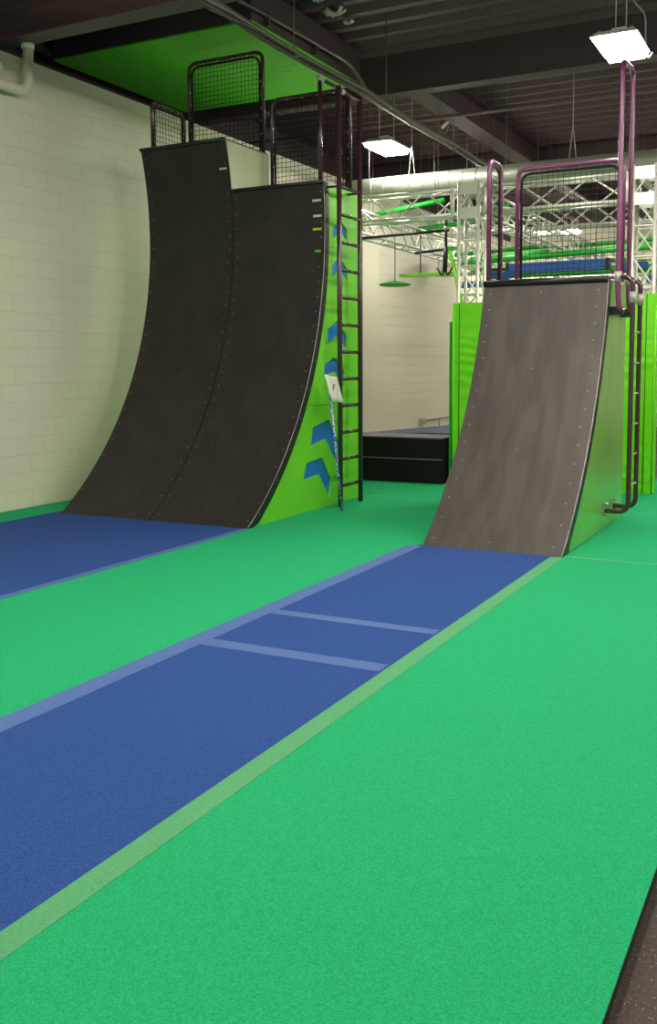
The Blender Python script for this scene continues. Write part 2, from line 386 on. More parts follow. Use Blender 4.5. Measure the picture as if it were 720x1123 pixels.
low = make_ramp('curved_ramp', 'black curved ramp with lime side and blue arrows behind the dark ladder', XM + .001, XR, 3.65, 10.64, arc_tall, 'skate', 'lime', 'black warped wall ramps', arrows=CH, split=1.17, screw_cols=((XM + .06, 22), (XR - .05, 22)))
small = make_ramp('curved_ramp', 'small scuffed curved ramp standing alone at the right', -3.21, -1.96, 2.43, 10.6, arc_small, 'skate2', 'lime_gloss', 'black warped wall ramps', cop=.034, screw_cols=((-3.13, 15), (-2.05, 15), (-2.6, 4)))
# tape height marks on the ramp faces
def mark(parent, x0, x1, z0, z1, m, lab):
    mb = MB(); vs = []
    for z in (z0, z1): vs += [(x0, arc_tall(z) - .0025, z), (x1, arc_tall(z) - .0025, z), (x1, arc_tall(z) + .001, z), (x0, arc_tall(z) + .001, z)]
    mb.add(vs, [(0, 1, 5, 4), (3, 7, 6, 2), (0, 4, 7, 3), (1, 2, 6, 5), (0, 3, 2, 1), (4, 5, 6, 7)])
    tag(mb.build('tape_mark', m, parent), lab)
mark(tall, -6.46, -6.36, 3.90, 3.922, 'white_tape', 'white height mark')
mark(low, -5.26, -5.15, 3.445, 3.47, 'white_tape', 'white height mark')
mark(low, -5.255, -5.15, 3.275, 3.30, 'white_tape', 'white height mark')
mark(low, -5.26, -5.15, 3.13, 3.155, 'yellow_tape', 'yellow height mark')
mark(low, -5.23, -5.16, 2.885, 2.91, 'lgreen_tape', 'green height mark')
MB().box((XR - .02, 9.86, 3.652), (XR + .004, 10.64, 3.672)).build('edge_cap', 'clamp', low)
MB().box((XM - .022, 9.66, 4.222), (XM + .002, 10.6, 4.236)).build('edge_cap', 'flange', tall)
MB().box((XM - .02, 10.602, 3.66), (XM + .015, 10.63, 4.22)).build('corner_post', 'white', tall)

# ------------------------------------------------------------------ net frames
def net_frame(label, p0, p1, z0, z1, pm, r=.022, rad=.12, pitch=.06, group='framed safety nets on the ramp decks', cord=.0032, nz=None, leg=0.0):
    """upright rounded frame from p0 to p1 (xy) with a cord net"""
    a = Vector((p0[0], p0[1], 0)); b = Vector((p1[0], p1[1], 0)); L = (b - a).length; d = (b - a) / L
    t = thing('net_frame', ((a.x + b.x) / 2, (a.y + b.y) / 2, z0), label, 'safety net', group)
    P = lambda u, z: (a.x + d.x * u, a.y + d.y * u, z)
    path = fillet([P(0, z0), P(0, z1), P(L, z1), P(L, z0)], rad, 8)
    MB().tube(path, r, 12).build('frame', pm, t)
    MB().tube([P(r, z0 + .05 + leg), P(L - r, z0 + .05 + leg)], r * .7, 8).build('bottom_rail', pm, t)
    mb = MB(); i = .03; n = int((L - 2 * i) / pitch)
    for k in range(n + 1):
        u = i + (L - 2 * i) * k / n; top = z1 - .02 - (max(0, rad - min(u, L - u)) ** 2) / rad * .6
        pts = [P(u + .006 * math.sin(q * 1.7 + k), z0 + .05 + leg + (top - z0 - .05 - leg) * q / 6) for q in range(7)]
        mb.tube(pts, cord, 4, cap=False)
    m_ = int((z1 - z0 - .1 - leg) / pitch)
    for k in range(1, m_ + 1):
        z = z0 + .05 + leg + (z1 - z0 - .08 - leg) * k / m_; u0 = i + (max(0, rad - (z1 - z)) ** 2) / rad * .6
        pts = [P(u0 + (L - 2 * u0) * q / 6, z + .005 * math.sin(q * 2.1 + k * 1.3)) for q in range(7)]
        mb.tube(pts, cord, 4, cap=False)
    mb.build('net', 'net', t)
    # black webbing hem inside the frame
    hem = fillet([P(.045, z0 + .06 + leg), P(.045, z1 - .05), P(L - .045, z1 - .05), P(L - .045, z0 + .06 + leg)], rad, 6)
    MB().tube(hem, .014, 6).build('webbing', 'net', t)
    k = 0
    for q in range(1, 5):
        tag(MB().tube([P(L * q / 5, z1 - .028), P(L * q / 5, z1 - .012)], .011, 8).build('rivet', 'bolt', t))
    for q in range(1, 6):
        for u in (.026, L - .026):
            zz = z0 + .1 + (z1 - z0 - .3) * q / 6
            MB().tube([P(u, zz - .008), P(u, zz + .008)], .011, 8).build('rivet', 'bolt', t)
    return t
net_frame('dark net frame on the highest deck against the green ceiling board', (-7.46, 10.56), (-6.36, 10.56), 4.222, 5.46, 'pipe_dark', pitch=.055)
net_frame('dark net frame on the lower deck behind the long ladder', (-6.24, 10.56), (-5.17, 10.56), 3.652, 4.86, 'pipe_dark', pitch=.055)
net_frame('short dark net frame at the wall side of the highest deck', (-7.51, 9.84), (-7.51, 10.50), 4.222, 4.83, 'pipe_dark', pitch=.055, rad=.04)
net_frame('narrow purple net frame on the left edge of the small ramp', (-3.19, 9.74), (-3.19, 10.14), 2.432, 3.70, 'pipe_plum', pitch=.055, rad=.13, cord=.0025)
net_frame('wide purple net frame across the back of the small ramp', (-3.01, 10.14), (-1.925, 10.14), 2.432, 3.64, 'pipe_plum', pitch=.055, rad=.1, cord=.0025)

# ------------------------------------------------------------------ posts, ladders
t = thing('guard_post', (-5.21, 9.88, 3.65), 'dark guard post rising from the front corner of the lower deck', 'post', 'dark posts on the lower deck')
MB().tube([(-5.21, 9.88, 3.652), (-5.21, 9.88, 4.80)], .024, 12).build('post', 'pipe_dark', t)
MB().tube([(-5.21, 9.88, 4.78), (-5.21, 9.88, 4.84)], .034, 12).tube([(-5.21, 9.88, 4.81), (-5.21, 9.95, 4.81)], .03, 10).build('clamp', 'clamp', t)
MB().tube([(-5.21, 9.95, 4.81), (-5.21, 10.42, 4.81)], .02, 10).build('top_rail', 'pipe_dark', t)

LX = -4.95
lad = thing('ladder', (LX, 10.1, 0), 'long dark ladder standing against the lime side with blue arrows', 'ladder', 'ladders beside the ramps')
for yy in (9.83, 10.36):
    MB().tube([(LX, yy, 0.0), (LX, yy, 4.68)], .029, 14).build('rail', 'pipe_dark', lad)
for k in range(12):
    z = .24 + k * .3055
    MB().tube([(LX, 9.83, z), (LX, 10.36, z)], .020, 10).build('rung', 'pipe_dark', lad)
for yy in (9.83, 10.36):
    MB().tube([(LX, yy, 3.60), (XR + .002, yy, 3.60)], .014, 8).build('wall_bracket', 'pipe_dark', lad)
MB().tube([(LX, 9.83, 4.64), (LX, 10.36, 4.64)], .018, 10).build('top_bar', 'pipe_dark', lad)
MB().tube([(LX, 9.88, 4.64), (LX, 9.95, 4.64)], .03, 10).build('clamp', 'clamp', lad)

x = -1.875
t = thing('grab_hoop', (x, 9.97, 2.1), 'tall purple hoop of two joined posts at the right corner of the small ramp', 'hoop rail')
MB().tube(fillet([(x + .03, 9.80, 2.13), (x + .015, 9.70, 2.13), (x, 9.70, 2.30), (x, 9.70, 4.47), (x, 10.24, 4.52), (x, 10.24, 2.30), (x + .015, 10.24, 2.13), (x + .03, 10.34, 2.13)], .10, 6), .025, 14).build('hoop', 'pipe_plum', t)
for y in (9.70, 10.24):
    MB().box((-1.959, y + .05, 2.09), (-1.846, y + .13, 2.17)).build('bracket', 'trim_black', t)
    tag(MB().tube([(x, y, 2.40), (x, y, 2.50)], .035, 14).tube([(x, y + .02, 2.45), (x, y + .10, 2.45)], .03, 12).build('clamp', 'clamp', t), 'pale grey pipe clamp')

rl = thing('ladder', (-1.73, 9.85, .1), 'purple ladder with bent foot on the side of the small ramp', 'ladder', 'ladders beside the ramps')
RX = -1.725
for yy in (9.66, 10.06):
    MB().tube(fillet([(-1.956, yy, .17), (RX, yy, .17), (RX, yy, 2.42), (-1.84, yy + .03, 2.45)], .10, 8), .024, 14).build('rail', 'pipe_plum' if False else 'pipe_dark', rl)
    tag(MB().tube([(RX, yy, 2.19), (RX, yy, 2.30)], .034, 14).build('clamp', 'clamp', rl), 'pale grey pipe clamp')
    tag(MB().box((-1.959, yy - .03, .12), (-1.945, yy + .03, .25)).tube([(-1.945, yy, .235), (-1.915, yy, .235)], .012, 8).tube([(-1.945, yy, .135), (-1.915, yy, .135)], .012, 8).build('foot_plate', 'bolt', rl), 'steel foot plate')
for z in (.42, .72, 1.02, 1.32, 1.62, 1.92):
    MB().tube([(RX, 9.66, z), (RX, 10.06, z)], .011, 8).build('rung', 'clamp', rl)

# measuring stick with paper flag, leaning on the ladder
st = thing('measuring_stick', (-4.76, 9.50, 0), 'blue and white stick with a paper sign, leaning against the long ladder', 'measuring stick')
p0 = Vector((-4.78, 9.53, .0)); p1 = Vector((-4.895, 9.44, 1.50))
MB().tube([p0, p1], .013, 10).build('stick', 'stick', st)
mb = MB(); vs = []
NX, NZ = 8, 6
A = Vector((-4.875, 9.305, 1.515)); B = Vector((-4.85, 9.57, 1.485)); C_ = Vector((-4.83, 9.655, 1.195)); D = Vector((-4.85, 9.40, 1.225))
for s_ in (0, 1):
    for j in range(NZ + 1):
        for i in range(NX + 1):
            u, v = i / NX, j / NZ
            p = (A * (1 - u) + B * u) * (1 - v) + (D * (1 - u) + C_ * u) * v
            vs.append(p + Vector((.018 * math.sin(u * 6.0 + v) + .0015 * s_, 0, .006 * math.sin(u * 9 + 1))))
W = NX + 1; K = W * (NZ + 1); fs = []
for j in range(NZ):
    for i in range(NX):
        a = j * W + i; fs += [(a, a + W, a + W + 1, a + 1), (K + a, K + a + 1, K + a + W + 1, K + a + W)]
for i in range(NX): fs += [(i, i + 1, K + i + 1, K + i), (NZ * W + i, K + NZ * W + i, K + NZ * W + i + 1, NZ * W + i + 1)]
for j in range(NZ): fs += [(j * W, K + j * W, K + (j + 1) * W, (j + 1) * W), (j * W + NX, (j + 1) * W + NX, K + (j + 1) * W + NX, K + j * W + NX)]
mb.add(vs, fs, True)
pp = mb.build('paper_sign', 'paper', st)
def text_part(txt, size, loc, rot, m, parent, name='lettering'):
    cu = bpy.data.curves.new(name, 'FONT'); cu.body = txt; cu.size = size; cu.extrude = .0006
    tmp = bpy.data.objects.new(name, cu)
    COL.objects.link(tmp); bpy.context.view_layer.update()
    me = bpy.data.meshes.new_from_object(tmp.evaluated_get(bpy.context.evaluated_depsgraph_get()))
    bpy.data.objects.remove(tmp); me.materials.clear(); me.materials.append(M[m])
    o = bpy.data.objects.new(name, me); COL.objects.link(o); o.parent = parent
    o.rotation_euler = rot; o.location = Vector(loc) - wloc(parent); return o
text_part('P', .11, (-4.837, 9.43, 1.335), (PI / 2, 0, PI / 2), 'ink', pp)
MB().box((-4.836, 9.545, 1.24), (-4.834, 9.552, 1.46)).build('printed_line', 'pink', pp)

# ------------------------------------------------------------------ green ceiling board with its dark box
b = thing('ceiling_board', (-7.63, 11.4, 5.58), 'lime green board under a dark box hung above the ramps', 'ceiling board')
MB().box((-9.15, 9.92, 5.58), (-6.12, 12.85, 5.60)).build('panel', 'lime_board', b)
MB().box((-9.15, 9.925, 5.602), (-6.125, 12.845, 6.05)).build('box', 'dark', b)
p = thing('conduit_pipe', (-6.3, 11.6, 5.4), 'thin dark conduit running along the side of the green board then bending down', 'conduit')
MB().tube(fillet([(-6.10, 7.6, 5.62), (-6.08, 10.0, 5.72), (-6.0, 12.3, 5.72), (-5.85, 12.8, 5.25), (-5.22, 12.0, 5.0)], .25, 6), .022, 10).build('pipe', 'conduit', p)
for yy in (9.0, 10.2, 11.4):
    MB().box((-6.11, yy, 5.6), (-6.05, yy + .03, 5.76)).build('strap', 'conduit', p)

c = thing('conduit_bundle', (-5.21, 12, 4.9), 'long bundle of grey conduits and cables hanging below the dark ceiling', 'conduit bundle')
for k, (dx, dz, rr) in enumerate(((0, 0, .03), (.05, .012, .025), (-.045, .02, .022), (.01, .055, .02))):
    pts = [(-5.21 + dx + .012 * math.sin(q * .9 + k * 2), 5.0 + q * .75, 4.92 + dz - .03 * math.sin((q % 4) / 4 * PI) - .006 * max(0, q - 8)) for q in range(24)]
    MB().tube(pts, rr, 8).build('conduit', 'conduit', c)
pts = [(-5.2 + .05 * math.sin(q * 1.1), 5.0 + q * .25, 4.90 - .02 * math.sin(q * .55) - .025 * math.cos(q * 1.1)) for q in range(66)]
MB().tube(pts, .009, 6).build('cable', 'conduit', c)
for yy in (7.0, 9.3, 11.7, 14.2, 16.8, 19.5):
    MB().tube([(-5.21, yy, 4.95), (-5.21, yy, 6.06)], .006, 6).build('hanger_rod', 'conduit', c)
    MB().box((-5.28, yy - .02, 4.88), (-5.14, yy + .02, 4.895)).build('hanger_plate', 'clamp', c)

s = thing('sprinkler_pipe', (-4.5, 15.1, 5.6), 'thin sprinkler pipe crossing under the dark ceiling behind the hanging lamps', 'sprinkler pipe')
MB().tube([(-9.4, 15.1, 5.58), (6, 15.1, 5.58)], .022, 8).build('pipe', 'flange', s)
for xx in (-5.75, -2.2, 1.5):
    MB().tube(fillet([(xx, 15.1, 5.56), (xx - .02, 15.1, 5.36), (xx + .1, 15.05, 5.30), (xx + .16, 15.0, 5.45)], .06), .015, 8).build('drop', 'conduit', s)
    MB().tube([(xx + .02, 15.07, 5.42), (xx + .14, 15.04, 5.50)], .03, 8).build('sprinkler_head', 'bolt', s)
for xx, yy, zz, sc in ((-5.66, 10.72, 6.0, .08), (-5.70, 11.2, 6.0, .12), (-5.70, 11.6, 6.0, .06), (-8.62, 8.42, 5.10, .14)):
    vs = []; fs = []
    for j in range(5):
        for i in range(5):
            vs.append((xx + (i / 4 - .5) * sc * 2 * (1 + .3 * math.sin(j * 2.3)), yy + (j / 4 - .5) * sc * (1 + .4 * math.sin(i * 1.9)), zz + sc * .35 * math.sin(i * 1.7 + j * 2.1)))
    vs2 = [(v[0], v[1], v[2] + .02) for v in vs]
    for j in range(4):
        for i in range(4):
            a = j * 5 + i; fs += [(a, a + 1, a + 6, a + 5), (25 + a, 25 + a + 5, 25 + a + 6, 25 + a + 1)]
    for i in range(4):
        fs += [(i, 25 + i, 26 + i, i + 1), (20 + i, 21 + i, 46 + i, 45 + i), (5 * i, 5 * i + 5, 30 + 5 * i, 25 + 5 * i), (5 * i + 4, 29 + 5 * i, 34 + 5 * i, 5 * i + 9)]
    if sc == .14: lab = 'ragged tuft of torn insulation above the block wall by the white drain pipe'
    elif sc == .10: lab = 'largest of the torn insulation scraps on the dark ceiling'
    elif sc == .07: lab = 'torn insulation scrap at the top edge of the ceiling'
    else: lab = 'smallest torn insulation scrap, lowest on the dark ceiling'
    o = MB().add(vs + vs2, fs, True).build('insulation_scrap', 'insul'); tag(o, lab, 'insulation', 'torn insulation scraps')

struct('trim_10', MB().box((WX, -6, 4.90), (WX + .02, 27, 5.052)), 'wallpaint')
d = thing('drain_pipe', (-8.1, 8.3, 4.7), 'cream drain pipe dropping from the beam and bending along the block wall', 'pipe')
MB().tube(fillet([(-8.08, 8.38, 5.19), (-8.08, 8.34, 4.66), (-8.08, 6.3, 4.62)], .16, 8), .058, 16).build('pipe', 'wallpaint', d)
MB().tube([(-8.08, 8.37, 5.14), (-8.08, 8.37, 5.188)], .072, 16).build('collar', 'wallpaint', d)
# pipe run under the ceiling in the upper left of the wall (thicker, behind the bend)
d2 = thing('wall_pipe', (-8.1, 6.8, 4.85), 'fat cream pipe end on the block wall behind the drain pipe bend', 'pipe')
MB().tube([(-8.10, 4.0, 4.83), (-8.10, 7.9, 4.83)], .09, 16).build('pipe', 'wallpaint', d2)
MB().tube([(-8.10, 7.9, 4.83), (-8.10, 7.97, 4.83)], [.09, .05], 16).build('end_cap', 'wallpaint', d2)

# ------------------------------------------------------------------ lamps
def make_lamp(label, x, y, z):
    t = thing('high_bay_lamp', (x, y, z), label, 'ceiling lamp', 'hanging high bay lamps')
    mb = MB(); a, bq = .235, .385
    mb.add([(x - a, y - bq, z), (x + a, y - bq, z), (x + a, y + bq, z), (x - a, y + bq, z), (x - a + .05, y - bq + .07, z + .06), (x + a - .05, y - bq + .07, z + .06), (x + a - .05, y + bq - .07, z + .06), (x - a + .05, y + bq - .07, z + .06)],
           [(3, 2, 1, 0), (4, 5, 6, 7), (0, 1, 5, 4), (1, 2, 6, 5), (2, 3, 7, 6), (3, 0, 4, 7)])
    mb.build('housing', 'white', t)
    MB().prism([(x - a + .015, z - .001), (x + a - .015, z - .001), (x + a - .055, z - .06), (x - a + .055, z - .06)], y - bq + .02, y + bq - .02, 1).build('lens', 'lens', t)
    MB().box((x - .07, y - .12, z + .061), (x + .07, y + .12, z + .14)).build('driver_box', 'white', t)
    for yy in (-.3, .3):
        for xx in (-.16, .16):
            MB().tube([(x + xx, y + yy * .9, z + .055), (x + xx, y + yy * .9, z + .085)], .012, 8).build('hook', 'bolt', t)
    for yy in (-.27, .27):
        MB().tube([(x, y + yy, z + .06), (x, y + yy, 6.06)], .006, 6).build('hanging_wire', 'clamp', t)
    return t
L1 = make_lamp('bright hanging lamp above the small ramp, nearest of the lamps', -2.08, 10.62, 4.9)
def lamp_copy(label, x, y, z):
    c = copy_tree(L1); c.location = (x, y, z); c['label'] = label; return c
lamp_copy('hanging lamp between the long ladder and the grey duct', -6.1, 13.72, 4.9)
lamp_copy('far small lamp seen through the purple net, left one', -6.62, 24.5, 5.0)
lamp_copy('far small lamp seen through the purple net, right one', -6.05, 24.9, 5.0)
FILL = 'unseen hanging lamp added to brighten the hall'  # unseen lamps added for brightness and shadows, one tucked behind the duct
for (x, y) in ((-4.4, 5.0), (-2.1, 7.3), (-2.1, 3.9), (-5.0, .6), (1.9, 5.6), (1.4, 8.4), (1.9, 12.0), (5.0, 8.2), (-1.8, 14.9), (2.0, 17.5), (-6.1, 17.6), (-1.6, 19.0), (-6.1, -1.6), (-2.1, -1.0), (2.0, 0.5), (6.0, 3.5), (6.0, 12.5), (-.4, 22.5), (4, 22)):
    lamp_copy(FILL, x, y, 4.9)

MB().tube(fillet([(-2.05, 10.8, 6.05), (-2.0, 10.8, 5.38), (-1.87, 10.8, 5.24), (-1.86, 10.8, 4.92), (-1.83, 10.8, 4.77), (-1.79, 10.8, 4.83)], .08), .009, 6).build('power_cord', 'clamp', L1)
# ------------------------------------------------------------------ duct
dz, dy, dr = 4.345, 14.0, .165
D_ = thing('air_duct', (-1, dy, dz - dr), 'long round spiral galvanised air duct crossing above the silver trusses', 'duct')
MB().tube([(-8.1, dy, dz), (6, dy, dz)], dr, 32).build('duct_body', 'duct', D_)
for k in range(60):
    x = -7.9 + k * .21
    if x > -.9: break
    MB().tube([(x, dy, dz), (x + .008, dy, dz)], dr + .003, 32).build('seam_ring', 'duct', D_)
for x in (-5.84, -3.4, -.6):
    MB().tube([(x - .02, dy, dz + dr - .01), (x + .03, dy, dz + dr + .45), (x + .03, dy, 6.06)], .006, 6).build('hanger_wire', 'clamp', D_)
    MB().tube([(x + .08, dy, dz + dr - .01), (x + .03, dy, dz + dr + .45)], .006, 6).build('hanger_wire', 'clamp', D_)

# ------------------------------------------------------------------ trusses
def truss(label, a, b, w=.29, h=.33, bay=.42, rc=.022, rd=.013, group='silver box trusses of the obstacle rig', name='box_truss', plates=True, twist=0):
    a = Vector(a); b = Vector(b); d = b - a; L = d.length; d = d / L
    if abs(d.z) > .9: u = Vector((1, 0, 0)); v = Vector((0, 1, 0))
    else: v = Vector((0, 0, 1)); u = d.cross(v).normalized()
    t = thing(name, tuple(a), label, 'truss', group)
    cs = [(-w / 2, -h / 2), (w / 2, -h / 2), (w / 2, h / 2), (-w / 2, h / 2)]
    for c in cs:
        o = u * c[0] + v * c[1]; MB().tube([a + o, b + o], rc, 10).build('chord', 'truss', t)
    n = max(2, int(round(L / bay))); mb = MB()
    for k in range(n):
        p = a + d * (L * k / n); q = a + d * (L * (k + 1) / n); 
        for i in range(4):
            c0, c1 = cs[i], cs[(i + 1) % 4]
            if k % 2: c0, c1 = c1, c0
            mb.tube([p + u * c0[0] + v * c0[1], q + u * c1[0] + v * c1[1]], rd, 6, cap=False)
        if abs(d.z) > .9 and k:
            for i in range(4):
                c0, c1 = cs[i], cs[(i + 1) % 4]
                mb.tube([p + u * c0[0] + v * c0[1], p + u * c1[0] + v * c1[1]], rd, 6, cap=False)
    mb.build('lattice', 'truss', t)
    if plates:
        for e, sg in ((a, 1), (b, -1)):
            mb = MB()
            for i in range(4):
                c0, c1 = cs[i], cs[(i + 1) % 4]
                mb.tube([e + u * c0[0] + v * c0[1] + d * sg * .02, e + u * c1[0] + v * c1[1] + d * sg * .02], .03, 6)
            mb.build('end_frame', 'truss', t)
    return t
TY = 12.86; TZ = 3.82
truss('silver truss spanning from behind the long ladder to the column by the small ramp', (-6.35, TY, TZ), (-4.66, TY, TZ))
truss('silver truss seen through the wide purple net between the two columns', (-4.24, TY, TZ), (-2.36, TY, TZ))
truss('silver truss continuing right of the column behind the purple posts', (-1.96, TY, TZ), (.6, TY, TZ))
def column(x, label):
    t = truss(label, (x, TY, FZ + .001), (x, TY, 4.08), w=.27, h=.29, bay=.37, rc=.024, name='truss_column', group='upright truss columns', plates=False)
    for z in (3.66, 3.98):
        mb = MB()
        for sx, sy in ((0, -1), (0, 1), (1, 0), (-1, 0)):
            if sx == 0: mb.box((x - .15, TY + sy * .155 - .006, z - .075), (x + .15, TY + sy * .155 + .006, z + .075))
            else: mb.box((x + sx * .155 - .006, TY - .15, z - .075), (x + sx * .155 + .006, TY + .15, z + .075))
        mb.build('corner_plate', 'truss', t)
    return t
column(-4.45, 'silver truss column rising from the left lime pad beside the small ramp')
column(-2.16, 'silver truss column rising from the right lime pad behind the ladder')
truss('silver truss running away along the cream wall behind the ladder', (-6.56, 13.1, 3.78), (-6.56, 20.8, 3.78))
truss('silver truss running away behind the wide purple net', (-4.45, 13.1, 3.82), (-4.45, 20.8, 3.82))
truss('silver truss running away from the right column', (-2.16, 13.1, 3.82), (-2.16, 20.8, 3.82))
truss('far cross truss at the back of the obstacle rig', (-8.0, 21.0, 3.82), (2, 21.0, 3.82), rc=.03, rd=.02)
truss('middle cross truss of the obstacle rig', (-6.6, 17.2, 4.17), (-2.1, 17.2, 4.17), rc=.026, rd=.018)
truss('far high cross truss just in front of the back wall', (-8.0, 25.2, 4.0), (2, 25.2, 4.0), rc=.03, rd=.02, bay=.5)
for i, (x, y) in enumerate(((-5.5, 21.0), (-3.6, 21.0), (-6.0, 25.2), (-4.6, 25.2))):
    truss(('far upright truss under the far cross truss, left one', 'far upright truss under the far cross truss, right one', 'farthest upright truss near the back wall, left one', 'farthest upright truss near the back wall, right one')[i], (x, y, FZ + .001), (x, y, 3.6 if y < 22 else 3.8), rc=.03, rd=.018, bay=.45, name='truss_column', group='far truss columns', plates=False)

# ------------------------------------------------------------------ rig pieces
def pipe(label, a, b, r, m, name='rig_pipe', cat='pipe', group='coloured pipes of the obstacle rig'):
    o = thing(name, ((a[0] + b[0]) / 2, a[1], a[2]), label, cat, group); MB().tube([a, b], r, 12).build('tube', m, o)
    for u in (.12, .88):
        p = Vector(a) * (1 - u) + Vector(b) * u; MB().tube([p + Vector((0, 0, r)), (p.x, p.y, 6.06)], .004, 5).build('hanger_cord', 'conduit', o)
    return o
pipe('green pipe inside the silver truss, nearest to the long ladder', (-6.95, 14.7, 4.05), (-5.55, 14.7, 4.21), .04, 'green_pipe')
pipe('green pipe just below the truss left of the column', (-6.9, 15.5, 4.03), (-4.75, 15.5, 4.17), .04, 'green_pipe')
pipe('green pipe ending above the lime plank', (-6.75, 16.5, 4.05), (-4.8, 16.5, 4.17), .045, 'green_pipe')
pipe('green pipe passing behind the column at mid height', (-6.2, 17.0, 3.62), (-4.5, 17.0, 3.68), .04, 'green_pipe')
pipe('green pipe lower behind the column', (-6.2, 18.0, 3.42), (-3.0, 18.0, 3.48), .045, 'green_pipe')
pipe('long green pipe just above the blue beam behind the purple net', (-5.9, 16.4, 3.40), (-2.6, 16.4, 3.50), .05, 'green_pipe')
pipe('green pipe below the blue beam behind the purple net', (-4.9, 16.8, 3.18), (-2.6, 16.8, 3.16), .045, 'green_pipe')
pipe('far green pipe high behind the purple posts', (-4.6, 19.5, 3.95), (-1.4, 19.5, 4.02), .045, 'green_pipe')
pipe('far green pipe left behind the narrow purple net', (-6.6, 19.0, 3.72), (-4.6, 19.0, 3.86), .045, 'green_pipe')
pipe('far green pipe low beside the right column', (-3.5, 17.6, 3.28), (-.6, 17.6, 3.34), .05, 'green_pipe')
pipe('long black bar below the left truss', (-6.60, 13.78, 3.575), (-5.12, 13.78, 3.605), .022, 'trim_black')
pipe('short black bar farther back below the wall truss', (-6.57, 16.0, 3.57), (-5.8, 16.0, 3.62), .024, 'trim_black')
pipe('black bar behind the column below the green pipes', (-5.9, 17.4, 3.35), (-4.4, 17.4, 3.38), .03, 'trim_black')
h = thing('hook_bar', (-5.17, 13.79, 3.0), 'black hanging bar with two hooks between the lime plank and the column', 'hanging bar')
MB().tube([(-5.17, 13.79, 3.95), (-5.17, 13.79, 3.35)], .02, 10).build('strap', 'trim_black', h)
MB().tube([(-5.17, 13.79, 3.36), (-5.19, 13.79, 3.0)], .036, 12).build('grip', 'trim_black', h)
for sg in (-1, 1):
    MB().tube(fillet([(-5.19, 13.79, 3.02), (-5.19 + sg * .05, 13.79, 2.94), (-5.19 + sg * .12, 13.79, 3.06)], .04), .014, 8).build('hook', 'trim_black', h)
MB().tube([(-5.17, 13.79, 3.60), (-5.17, 13.79, 3.66)], .04, 10).build('clamp', 'clamp', h)
dd = thing('hanging_disc', (-6.52, 15.0, 2.93), 'round green disc hanging on a cord beside the cream wall', 'hanging disc')
mb = MB(); mb.tube([(-6.52, 15, 2.93), (-6.52, 15, 2.945), (-6.52, 15, 2.965), (-6.52, 15, 3.0), (-6.52, 15, 3.02)], [.20, .27, .26, .10, .03], 28); mb.build('disc', 'green_pipe', dd)
MB().tube([(-6.52, 15, 3.0), (-6.52, 15, 3.78)], .008, 6).build('cord', 'conduit', dd)
pl = thing('hanging_plank', (-6.1, 15.5, 3.13), 'lime swinging plank hung on cords left of the column', 'hanging plank')
MB().box((-6.62, 15.4, 3.12), (-5.55, 15.62, 3.16)).build('plank', 'lime_vinyl', pl)
for x in (-6.27, -5.8):
    MB().tube([(x, 15.5, 3.16), (x, 15.5, 3.85)], .012, 8).build('cord', 'conduit', pl)
sp = thing('support_strut', (-5.4, 14.9, 2.5), 'slanted lime strut leaning beside the left lime pad', 'strut')
MB().box((-5.60, 14.87, 3.44), (-5.42, 14.93, 3.50)).build('head', 'green_pipe', sp)
MB().tube([(-5.52, 14.9, 3.44), (-5.22, 14.9, 2.2), (-5.06, 14.9, .602)], .035, 8).build('bar', 'lime_vinyl', sp)
bb = thing('padded_beam', (-4.07, 16.0, 3.15), 'blue padded beam hanging behind the wide purple net', 'padded beam')
MB().box((-4.86, 15.9, 3.13), (-3.27, 16.1, 3.29)).build('beam', 'blue_beam', bb)
MB().box((-4.9, 15.88, 3.12), (-4.861, 16.12, 3.3)).build('end_cap', 'trim_black', bb)
MB().box((-3.269, 15.88, 3.12), (-3.22, 16.12, 3.3)).build('end_cap', 'trim_black', bb)
for x in (-4.7, -3.45): MB().tube([(x, 16, 3.29), (x, 16, 3.62)], .012, 6).build('cord', 'conduit', bb)
for (x0, x1, y, z, lab) in ((-3.15, -2.75, 16.6, 3.18, 'small blue block behind the purple posts'), (-2.62, -2.36, 15.8, 2.88, 'small blue block low beside the right column'), (-5.62, -5.4, 17.6, 3.12, 'small blue block behind the left column'), (-5.7, -5.35, 15.9, 2.93, 'small blue grip beside the hanging hooks'), (-4.9, -4.4, 15.0, 2.98, 'pale blue block low behind the purple net')):
    o = thing('grip_block', ((x0 + x1) / 2, y, z), lab, 'grip block', 'blue blocks of the obstacle rig'); MB().box((x0, y, z), (x1, y + .12, z + .10)).build('block', 'blue_beam', o)
    MB().tube([((x0 + x1) / 2, y + .06, z + .1), ((x0 + x1) / 2, y + .06, 6.06)], .005, 5).build('hanger_cord', 'conduit', o)
random.seed(3)
# hanging obstacles far back: white rings & blocks on cords
places = ('left end of the far row', 'second in the far row', 'third in the far row', 'fourth in the far row', 'fifth in the far row', 'right end of the far row')
for k in range(6):
    x = -6.0 + k * .55; y = 19.2 + (k % 3) * .4; z = 3.35 + (k % 2) * .15
    t = thing('hanging_ring', (x, y, z), 'small white ring obstacle on a cord, ' + places[k], 'hanging ring', 'white rings of the far obstacle row')
    ring = [(x + .09 * math.cos(q * PI / 8), y, z + .09 * math.sin(q * PI / 8)) for q in range(16)]
    MB().tube(ring, .022, 8, closed=True).build('ring', 'white', t)
    MB().tube([(x, y, z + .09), (x, y, 3.66)], .008, 6).build('cord', 'conduit', t)

